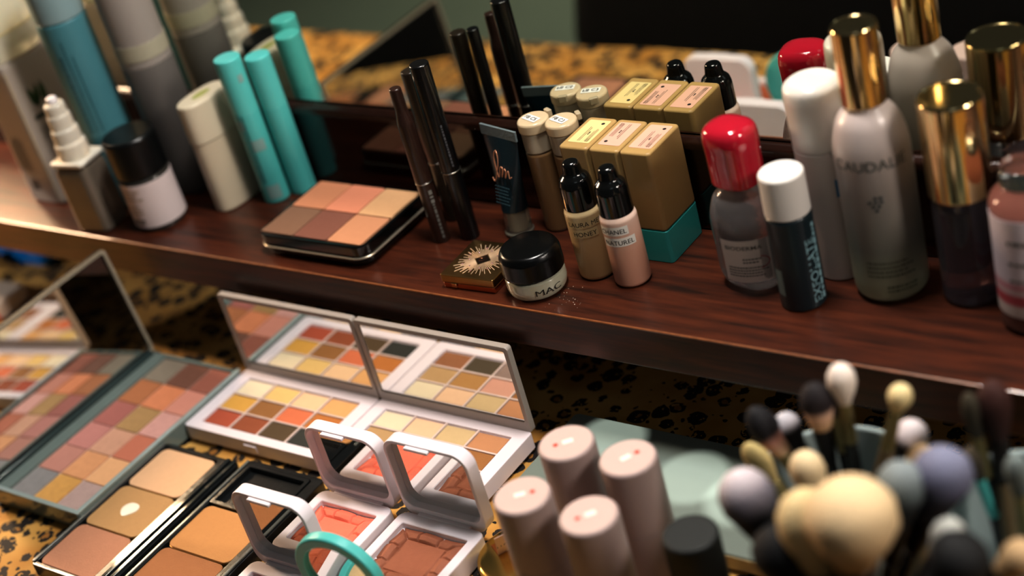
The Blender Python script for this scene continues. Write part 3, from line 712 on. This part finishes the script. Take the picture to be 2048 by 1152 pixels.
part('hinge_rail', join(rbox(hx - .0095, hx - .0060, -hy + .001, hy - .001, .0101, .0125, .001, .0005), rbox(hx - .0042, hx - .0012, -hy + .001, hy - .001, .0101, .0118, .001, .0005)), pm('glossy_black_rail', '1a1f20', .08, coat=.9), b)
part('edge_rail', rbox(-hx + .0002, -hx + .0022, -hy + .002, hy - .002, .0101, .0112, .0008, .0004), pm('grey_edge', '6d6f6a', .25, .3, coat=.5), b)
dot = [(.0060 * (1 + .10 * math.sin(2 * a + 1) + .05 * math.sin(3 * a)) * math.cos(a), .0064 * (1 + .08 * math.sin(3 * a)) * math.sin(a)) for a in [2 * PI * k / 28 for k in range(28)]]
part('white_dot', loft([[(x * s, y * s, z) for x, y in dot] for s, z in ((1, .0094), (1, .0098), (.8, .0101), (.4, .0102))]), pm('white_cream', 'f2ead8', .3, var=.03), b, (-.0080, .0010, 0), label='round white paper dot')
b, hx, hy = fpal('black palette with one empty well above golden and brown cream pans', -.1905, -.1225, -.2380, -.1080, [(None, 0), ('c08c58', 0), ('a06c46', 0)], .0085, 1)
part('edge_rail', join(rbox(hx - .0032, hx - .0012, -hy + .001, hy - .044, .0101, .0115, .0008, .0004), rbox(-hx + .0002, -hx + .0022, -hy + .002, hy - .002, .0101, .0112, .0008, .0004)), pm('grey_edge', '777a76', .2, .3, coat=.6), b)

# --- blush compacts
def relief(w, d, seed, z):
    """pressed powder with a faceted border and a hollow centre"""
    N_ = 72; V = []; F = []; rd = random.Random(seed)
    ph = [rd.uniform(0, 6) for _ in range(6)]
    for j in range(N_ + 1):
        for i in range(N_ + 1):
            u = -1 + 2 * i / N_; v = -1 + 2 * j / N_; m_ = max(abs(u), abs(v)); au, av = abs(u), abs(v)
            if m_ > .64:
                k = (m_ - .64) / .36
                h = .0006 + .0017 * (1 - abs(2 * k - .9))
                t_ = v if au > av else u
                g_ = min(abs(t_ - .28), abs(t_ + .32), abs(abs(au - av)) * .7)
                if g_ < .04: h -= .0014 * (1 - g_ / .04)
                h += .0006 * math.sin(5 * t_ + ph[int(au > av) + 2 * int((u if au > av else v) > 0)])
            elif m_ > .60: h = -.0004
            else:
                rr = math.hypot(u, v); h = .0005 * (rr / .6) ** 2 - .0003 + .0001 * math.sin(9 * u + ph[4]) * math.sin(7 * v + ph[5])
            V.append((u * w / 2, v * d / 2, z - .0008 + h))
    for j in range(N_):
        for i in range(N_):
            a = j * (N_ + 1) + i; F.append((a, a + 1, a + N_ + 2, a + N_ + 1))
    o = len(V); V += [(-w / 2, -d / 2, z - .002), (w / 2, -d / 2, z - .002), (w / 2, d / 2, z - .002), (-w / 2, d / 2, z - .002)]
    F.append((o + 3, o + 2, o + 1, o))
    return V, F

def blush(label, cx, yh, c, sh, seed, lidh=.0600, w=.0600, tilt=0):
    d = .060
    b = thing('blush_compact', label, 'blush compact', (cx, yh - d / 2, TZ), 0, 'white square blush compacts standing open')
    part('base', tray(-w / 2, w / 2, -d / 2, d / 2, 0, .0145, .006, .0042, .0060, .0012, .0015, 8, walls=(.0068, .0068, .0070, .0095)), WHITEPAL, b)
    part('blush_powder', relief(w - .0150, d - .0180, seed, .0118), powder('blush', c, sh), b, (0, -.00125, 0), ang=50)
    part('hinge', rbox(-.020, .020, d / 2 - .0015, d / 2 + .0020, .0060, .0150, .0012, .0010), WHITEPAL, b)
    lid = part('mirror_lid', tray(-w / 2, w / 2, 0, lidh, -.001, .0085, .0022, .0055, .0105, .0010, .0085, 10, walls=(.0024, .0024, .0080, .0024)), WHITEPAL, b, (0, d / 2 + .0100, .0100), (R(90 + tilt), 0, 0))
    part('lid_mirror', loft([ring_rr(w / 2 - .0028, (lidh - .0110) / 2, .0078, 8, 0, .0081 + (lidh - .0110) / 2, z) for z in (.0031, .0036)]), LIDMIR, lid)
    part('latch', rbox(-.012, .006, lidh - .0010, lidh + .0012, .0075, .0110, .0008, .0006), WHITEPAL, lid, (.000, -.0022, 0))
    return b
blush('open white compact of coral pink blush beside the empty black well', -.0830, -.1195, 'ec8068', .3, 3, .0540)
blush('open white compact of deep brown bronze blush, right of the coral one', -.0150, -.1190, '9c624a', .35, 4, .0590, .0640)
blush('white compact before the coral one, only its open lid and back edge showing', -.0820, -.1865, 'a85a40', .3, 5, .0580)

# --- teal round compact standing open
b = thing('round_compact', 'round teal compact standing open with mirror lid at the bottom edge of the photo', 'compact', (-.0240, -.1960, TZ), R(6))
part('base', tr(lathe([(0, 0), (.0270, 0), (.0285, .0010), (.0285, .0085), (.0277, .0095), (.0235, .0095), (.0230, .0070), (0, .0070)], 72), Matrix.Translation((0, -.0300, 0))), TEAL, b)
part('beige_powder', tr(lathe([(0, .0070), (.0228, .0070), (.0222, .0082), (0, .0084)], 72), Matrix.Translation((0, -.0300, 0))), powder('beige_powder', 'd0b890'), b)
lid = part('mirror_lid', lathe([(0, .0), (.0275, .0), (.0285, .0010), (.0285, .0065), (.0275, .0075), (.0222, .0075), (.0215, .0068), (.0215, .0042), (0, .0042)], 72), TEAL, b, (0, .0045, .0385), (R(92), 0, 0))
part('lid_mirror', lathe([(0, .0043), (.0212, .0043), (.0210, .0048), (0, .0048)], 72), LIDMIR, lid)
part('hinge', rbox(-.006, .006, -.003, .0045, .0060, .0105, .001, .0008), TEAL, b)

# --- gold round compact and tab
b = thing('gold_round_compact', 'round polished gold compact lying beside the brown blush compact', 'compact', (.0415, -.1215, TZ))
cyl('base', [(0, 0), (.0240, 0), (.0250, .0010), (.0250, .0040), (.0, .0040)], GOLD, b, n=64)
cyl('lid', [(0, .0042), (.0255, .0042), (.0260, .0050), (.0258, .0078), (.0240, .0088), (0, .0092)], pm('brushed_gold_lid', 'd9b96c', .22, 1, var=.05), b, n=64)
b = thing('rose_gold_tab', 'small bent rose gold foil tab standing on the gold round compact', 'foil tab', (.0290, -.1235, TZ + .0091), R(-30))
part('upright_leaf', rbox(-.0002, .0002, -.0035, .0035, 0, .0150, .0002, .0001), pm('pale_rose_foil', 'e6c0b0', .45, .1), b, (.004, 0, 0), (0, R(12), 0))
part('flat_leaf', rbox(-.0065, .0040, -.0035, .0035, 0, .0004, .0004, .0001), ROSE, b)
part('lettering', tr(tr(text('M A', .0042), Matrix.Translation((-.003, .006, 0))), Matrix.Translation((.0057, 0, 0)) @ Matrix.Rotation(PI / 2, 4, 'Z') @ Matrix.Rotation(PI / 2, 4, 'X')), INK, b)

# --- pink tubes
def ptube(label, x, y, top, a):
    b = thing('foundation_tube', label, 'foundation tube', (x, y, TZ), 0, 'dusty pink foundation tubes')
    h = top - TZ; r = .0155
    cyl('body', [(0, 0), (r * .96, 0), (r, .001), (r, h * .55), (r * .985, h * .552), (0, h * .552)], PINKT, b, n=64)
    cyl('cap', [(0, h * .554), (r * .985, h * .554), (r, h * .556), (r, h - .0012), (r * .95, h), (0, h)], PINKT, b, n=64)
    cyl('cap_disc', [(0, h), (r * .92, h), (r * .91, h + .0002), (0, h + .0002)], PINKTOP, b, n=64)
    c, s = math.cos(a), math.sin(a)
    st = part('sticker', rbox(-.0030, .0030, -.0019, .0019, h + .0003, h + .0005, .0005, .0001), WHITEPAP, b, (.001 * c, .001 * s, 0), (0, 0, a))
    part('red_dot', lathe([(0, h + .0003), (.0014, h + .0003), (.0014, h + .0005), (0, h + .0005)], 20), pm('red_dot', 'c8492e', .5), b, (-.0058 * c, -.0058 * s, 0))
ptube('pink foundation tube at the back left of the four, beside the frosted case', .0925, -.1133, -.005, R(45))
ptube('pink foundation tube at the back right, tallest looking of the four', .1320, -.1142, -.005, R(-120))
ptube('pink foundation tube at the front left, next to the gold round compact', .0933, -.1573, -.005, R(-140))
ptube('pink foundation tube at the front right, beside the black tube', .1363, -.1594, -.005, R(50))

b = thing('black_tube', 'short matte black cylinder tube in front of the frosted case', 'cosmetic tube', (.1880, -.1495, TZ))
cyl('body', [(0, 0), (.0138, 0), (.0143, .001), (.0143, .050), (0, .050)], BLACKM, b, n=64)
cyl('cap', [(0, .0502), (.0143, .0502), (.0143, .0880), (.0134, .0895), (0, .0895)], pm('black_rubber_cap', '121716', .6, var=.2, bump=.4, bs=900), b, n=64)

# --- frosted case
b = thing('frosted_case', 'flat frosted grey-green plastic case lying on the cloth behind the pink tubes', 'plastic case', (.1120, -.0450, TZ))
part('base', rbox(-.1070, .1070, -.0400, .0420, 0, .0060, .004, .0012), pm('pale_case_base', 'b9bba4', .35, var=.05, trans=.2), b)
part('lid', rbox(-.1080, .1080, -.0410, .0430, .0062, .0115, .004, .0012), pm('frosted_case_lid', '76817a', .42, var=.05), b)
part('bottom_corner_strip', rbox(.0300, .1000, -.0414, -.0409, .0010, .0100, .0002, .0001), pm('cream_strip', 'c8b890', .5), b)

# --- far left things
b = tag(mesh_obj('blue_pouch', loft([ring_rr(.085 - i, .019 - i, .010, 5, -.672, .066, z) for i, z in ((.006, TZ), (.001, TZ + .003), (0, TZ + .009), (.002, TZ + .015), (.010, TZ + .018))]), pm('bright_blue_plastic', '0a6fc0', .35, var=.2, vs=20)), 'bright blue plastic pouch lying under the left end of the shelf', 'pouch')
b = thing('white_red_packet', 'white packet with a red stripe lying left of the long palette', 'packet', (-.603, -.010, TZ), R(4))
part('body', rbox(-.040, .040, -.018, .018, 0, .016, .006, .004), pm('packet_white', 'cdbfb4', .5), b)
part('red_stripe', rbox(-.0395, .0395, -.0184, -.0178, .003, .0065, .0002, .0001), pm('packet_red', 'c0303c', .5), b)

# --- cups and brushes
CUPM = pm('grey_blue_cup', 'a9b8b8', .35, trans=.05, var=.06, coat=.2)
def cup(label, x, y, r, h, mat=CUPM):
    b = thing('brush_cup', label, 'brush cup', (x, y, TZ), 0)
    cyl('body', [(0, 0), (r * .86, 0), (r * .88, .001), (r - .0005, h - .001), (r, h), (r - .0012, h + .0002), (r - .0022, h - .001), (r * .88 - .002, .003), (0, .003)], mat, b, n=64, rad=.0006)
    return b
CUPS = {'A': (.2440, -.1020, .0430, .098), 'B': (.3320, -.0950, .0400, .100), 'C': (.2840, -.1920, .0430, .080)}
cup('grey-blue round cup of small eye brushes, behind the large cream brushes', *CUPS['A'])
cup('grey-blue cup of thin brushes at the right edge of the photo', *CUPS['B'])
cup('black round cup holding the largest face brushes, nearest the viewer', *CUPS['C'], BLACKM)

def brush(label, px, py, z, c, stops, r, l, ferr, hand, fr=.0045, flat=1.0, off=(0, 0), grp='makeup brushes in the cups', split=.5):
    """head centre at height z where the photo shows it; the handle ends inside its cup"""
    p = at(px, py, z); cx, cy, cr, chh = CUPS[c]
    base = Vector((cx + off[0] * cr, cy + off[1] * cr, TZ + .006))
    d = (p - base); L = d.length + l * .5
    b = thing('makeup_brush', label, 'makeup brush', base, 0, grp)
    b.rotation_mode = 'QUATERNION'; b.rotation_quaternion = Vector((0, 0, 1)).rotation_difference(d.normalized())
    z1 = L - l
    prof = [(0, 0), (.0016, 0), (.0028, .02), (.0038, max(z1 - .040, .03)), (.0034, z1 - .022), (0, z1 - .022)]
    cyl('handle', prof, hand, b, n=20)
    cyl('ferrule', [(0, z1 - .0218), (.0036, z1 - .0218), (fr, z1 - .003), (fr, z1 + .001), (0, z1 + .001)], ferr, b, n=24)
    bm = grad('bristles', stops, z1, L, .75, bump=.8)
    rs = [ring_el(a, a * flat, 28, zz) for a, zz in ((fr * .9, z1), (fr * 1.1, z1 + l * .1), (r * .82, z1 + l * .33), (r, z1 + l * .55), (r * .93, z1 + l * .75), (r * .68, z1 + l * .9), (r * .35, z1 + l * .975), (.0004, L))]
    part('bristles', loft(rs), bm, b)
    return b
OLV = pm('olive_ferrule', '8c8158', .35, .7, var=.1); BRN = pm('dark_ferrule', '1c1715', .3, .3)
BH = pm('black_handle', '0b0c0c', .25, coat=.4, var=.2); TN = pm('tan_handle', '6b5a3e', .4)
W = [(0, 'e6d6c8'), (1, 'efe2d8')]
brush('small white fluffy eye brush, tallest in the grey-blue cup', 1684, 768, .045, 'A', W, .0070, .022, OLV, BH, .0032, off=(.15, .1))
brush('black-tipped brush with cream base, left of the tallest white one', 1635, 812, .035, 'A', [(0, 'd8b080'), (.42, 'e0b8a0'), (.55, '2a1f22'), (1, '1b1518')], .0082, .026, BRN, BH, .0050, off=(-.1, .2))
brush('cream oval eye brush standing apart on the right of its cup', 1799, 797, .045, 'A', [(0, 'd8bd84'), (1, 'ecd8a6')], .0058, .0150, OLV, TN, .0028, off=(-.15, -.2))
brush('small brush with white tip over black bristles at the left rim', 1578, 858, .015, 'A', [(0, '121214'), (.55, '17161a'), (.75, 'c8c4cc'), (1, 'd6d2d8')], .0070, .018, BRN, BH, .0040, off=(.3, .3))
brush('black-topped brush with pink and cream base at the left of the cup', 1535, 862, .018, 'A', [(0, 'e8c89a'), (.35, 'd8a090'), (.5, '1c181c'), (1, '111014')], .0075, .030, OLV, BH, .0042, off=(.45, .2))
brush('yellowish fan-shaped brush leaning far left over the frosted case', 1520, 925, .005, 'A', [(0, 'c9b27a'), (1, 'd6c288')], .0080, .024, OLV, TN, .0040, .5, off=(.5, -.3))
brush('cream brush with orange-red stained edge above the large puffs', 1618, 948, .020, 'A', [(0, 'd8542c'), (.25, 'd87848'), (.45, 'e2c9a0'), (1, 'e6d0aa')], .0085, .026, OLV, BH, .0045, off=(.2, -.2))
brush('white and black duo fibre brush behind the lilac ones', 1818, 880, .012, 'A', [(0, '1b1a1e'), (.5, '2a282c'), (.7, 'cfc4c8'), (1, 'd8ced0')], .0085, .022, BRN, BH, .0045, off=(-.3, .1))
brush('peach eye brush between the grey-blue and lilac heads', 1838, 925, .012, 'A', [(0, 'd9b080'), (1, 'e8c79a')], .0070, .020, OLV, BH, .0040, off=(-.4, -.1))
brush('thin dark eye brush behind the tallest white one', 1662, 800, .036, 'A', [(0, '2c2622'), (1, '453a35')], .0042, .018, OLV, BH, .0030, off=(.1, .4))
brush('huge cream powder puff brush at the front of the cups', 1704, 1050, .045, 'C', [(0, 'b98e5e'), (.4, 'd6b88e'), (1, 'e6cba2')], .0200, .042, BRN, BH, .0100, off=(.0, .2))
brush('large cream powder brush tucked left of the huge one', 1622, 1062, .035, 'C', [(0, 'c29a60'), (.5, 'd8be8e'), (1, 'e3cb9c')], .0140, .040, BRN, BH, .0080, off=(.3, .0))
brush('large brush with lilac white tip over black bristles, far left', 1503, 1010, .030, 'C', [(0, '0c0c0e'), (.35, '141418'), (.65, '6f6a74'), (.85, 'b8aeb4'), (1, 'd8ccd0')], .0130, .036, BRN, BH, .0075, off=(.5, .2))
brush('grey-blue duo fibre face brush right of the huge cream one', 1800, 985, .040, 'C', [(0, '0e1012'), (.4, '23282a'), (.7, '6f7a7c'), (1, '8a9294')], .0110, .030, BRN, BH, .0065, off=(-.1, .4))
brush('round lilac-blue duo fibre brush, right of the grey-blue one', 1880, 962, .040, 'C', [(0, '101014'), (.35, '262836'), (.6, '5e6078'), (1, '83859c')], .0135, .032, BRN, BH, .0080, off=(-.4, .3))
brush('small pale grey pointed brush low beside the black brush', 1893, 1078, .030, 'C', [(0, '55585a'), (.5, '8d8f8c'), (1, 'b9bab4')], .0075, .020, BRN, BH, .0045, off=(-.4, -.2))
brush('stubby black kabuki brush low at the right of its cup', 1915, 1125, .030, 'C', [(0, '09090a'), (1, '101011')], .0130, .026, BRN, BH, .0080, off=(-.6, -.4))
brush('wide black powder brush below the lilac-tipped one', 1575, 1115, .018, 'C', [(0, '08080a'), (1, '0d0d10')], .0150, .034, BRN, BH, .0080, off=(.5, -.3))
brush('thin brush with dull olive head, left in the right cup', 1945, 830, .035, 'B', [(0, '2e2a20'), (1, '3f3829')], .0045, .024, OLV, BH, .0032, off=(-.2, .2))
o = brush('thin dark red-brown brush, middle of the right cup', 1990, 820, .035, 'B', [(0, '2a120d'), (1, '3c1a13')], .0080, .030, BRN, TN, .0045, off=(-.1, -.1))
o = brush('slim brush with teal ring on its handle in the right cup', 1950, 925, .010, 'B', [(0, '3a3428'), (1, '4a4030')], .0050, .018, TEAL, BH, .0035, off=(.0, .3))
brush('small cream-headed brush at the lower right corner of the photo', 2035, 1120, .025, 'C', [(0, 'b89468'), (1, 'c8a880')], .0080, .020, BRN, BH, .0050, off=(-.7, .1))
brush('grey brush at the right border in the right cup', 2035, 950, .030, 'B', [(0, '55605f'), (1, '7b8685')], .0055, .022, OLV, BH, .0035, off=(.2, -.2))

# ------------------------------------------------------------------ light
def area(name, loc, target, sx, sy, power, col, spread=180):
    l = bpy.data.lights.new(name, 'AREA'); l.spread = R(spread); l.shape = 'RECTANGLE'; l.size = sx; l.size_y = sy; l.energy = power; l.color = col
    o = bpy.data.objects.new(name, l); COL.objects.link(o); o.location = loc
    o.rotation_euler = (Vector(target) - Vector(loc)).to_track_quat('-Z', 'Y').to_euler()
    return o
area('ceiling_light', (.06, .05, .85), (-.03, -.05, 0), .26, .10, 5.6, (1, .95, .91))
area('right_lamp', (.95, -.02, .62), (.05, .02, 0), .10, .22, 2.6, (1, .91, .83))
area('left_lamp', (-.92, .0, .36), (-.45, 0, 0), .10, .20, 3.8, (1, .70, .46))
area('added_fill', (.9, -.9, 1.3), (0, 0, 0), .5, .5, .35, (.85, .95, 1))  # added faint cool fill from the front right
area('room_light', (-1.4, -2.6, 1.2), (-1.4, -2.0, -.85), .8, .8, 5, (.95, 1, .88), 80)
def spot(loc, target, power, ang, col):
    l = bpy.data.lights.new('added_spot', 'SPOT'); l.energy = power; l.spot_size = ang; l.spot_blend = .12; l.color = col; l.shadow_soft_size = .004
    o = bpy.data.objects.new('added_spot', l); COL.objects.link(o); o.location = loc
    o.rotation_euler = (Vector(target) - Vector(loc)).to_track_quat('-Z', 'Y').to_euler()
for (x, y) in ((.041, -.020), (.108, -.036), (.146, -.043)):
    spot((x + .04, -.26, .80), (x, y, -.0885), 26, R(2.9), (1, .98, .92))  # added narrow beams that make the bright ellipses on the frosted case
spot((-1.05, -.62, .45), (-.63, .03, -.09), 9, R(22), (1, .93, .85))  # added beam to brighten the pouch and packet at far left
w = bpy.data.worlds.new('room_ambience'); bpy.context.scene.world = w; w.use_nodes = True
bg = w.node_tree.nodes['Background']; bg.inputs[0].default_value = (.30, .32, .30, 1); bg.inputs[1].default_value = .06

sc_ = bpy.context.scene
sc_.view_settings.view_transform = 'Standard'
sc_.view_settings.exposure = 1.05
sc_.view_settings.gamma = .86
sc_.cycles.sample_clamp_indirect = 4
sc_.cycles.max_bounces = 12
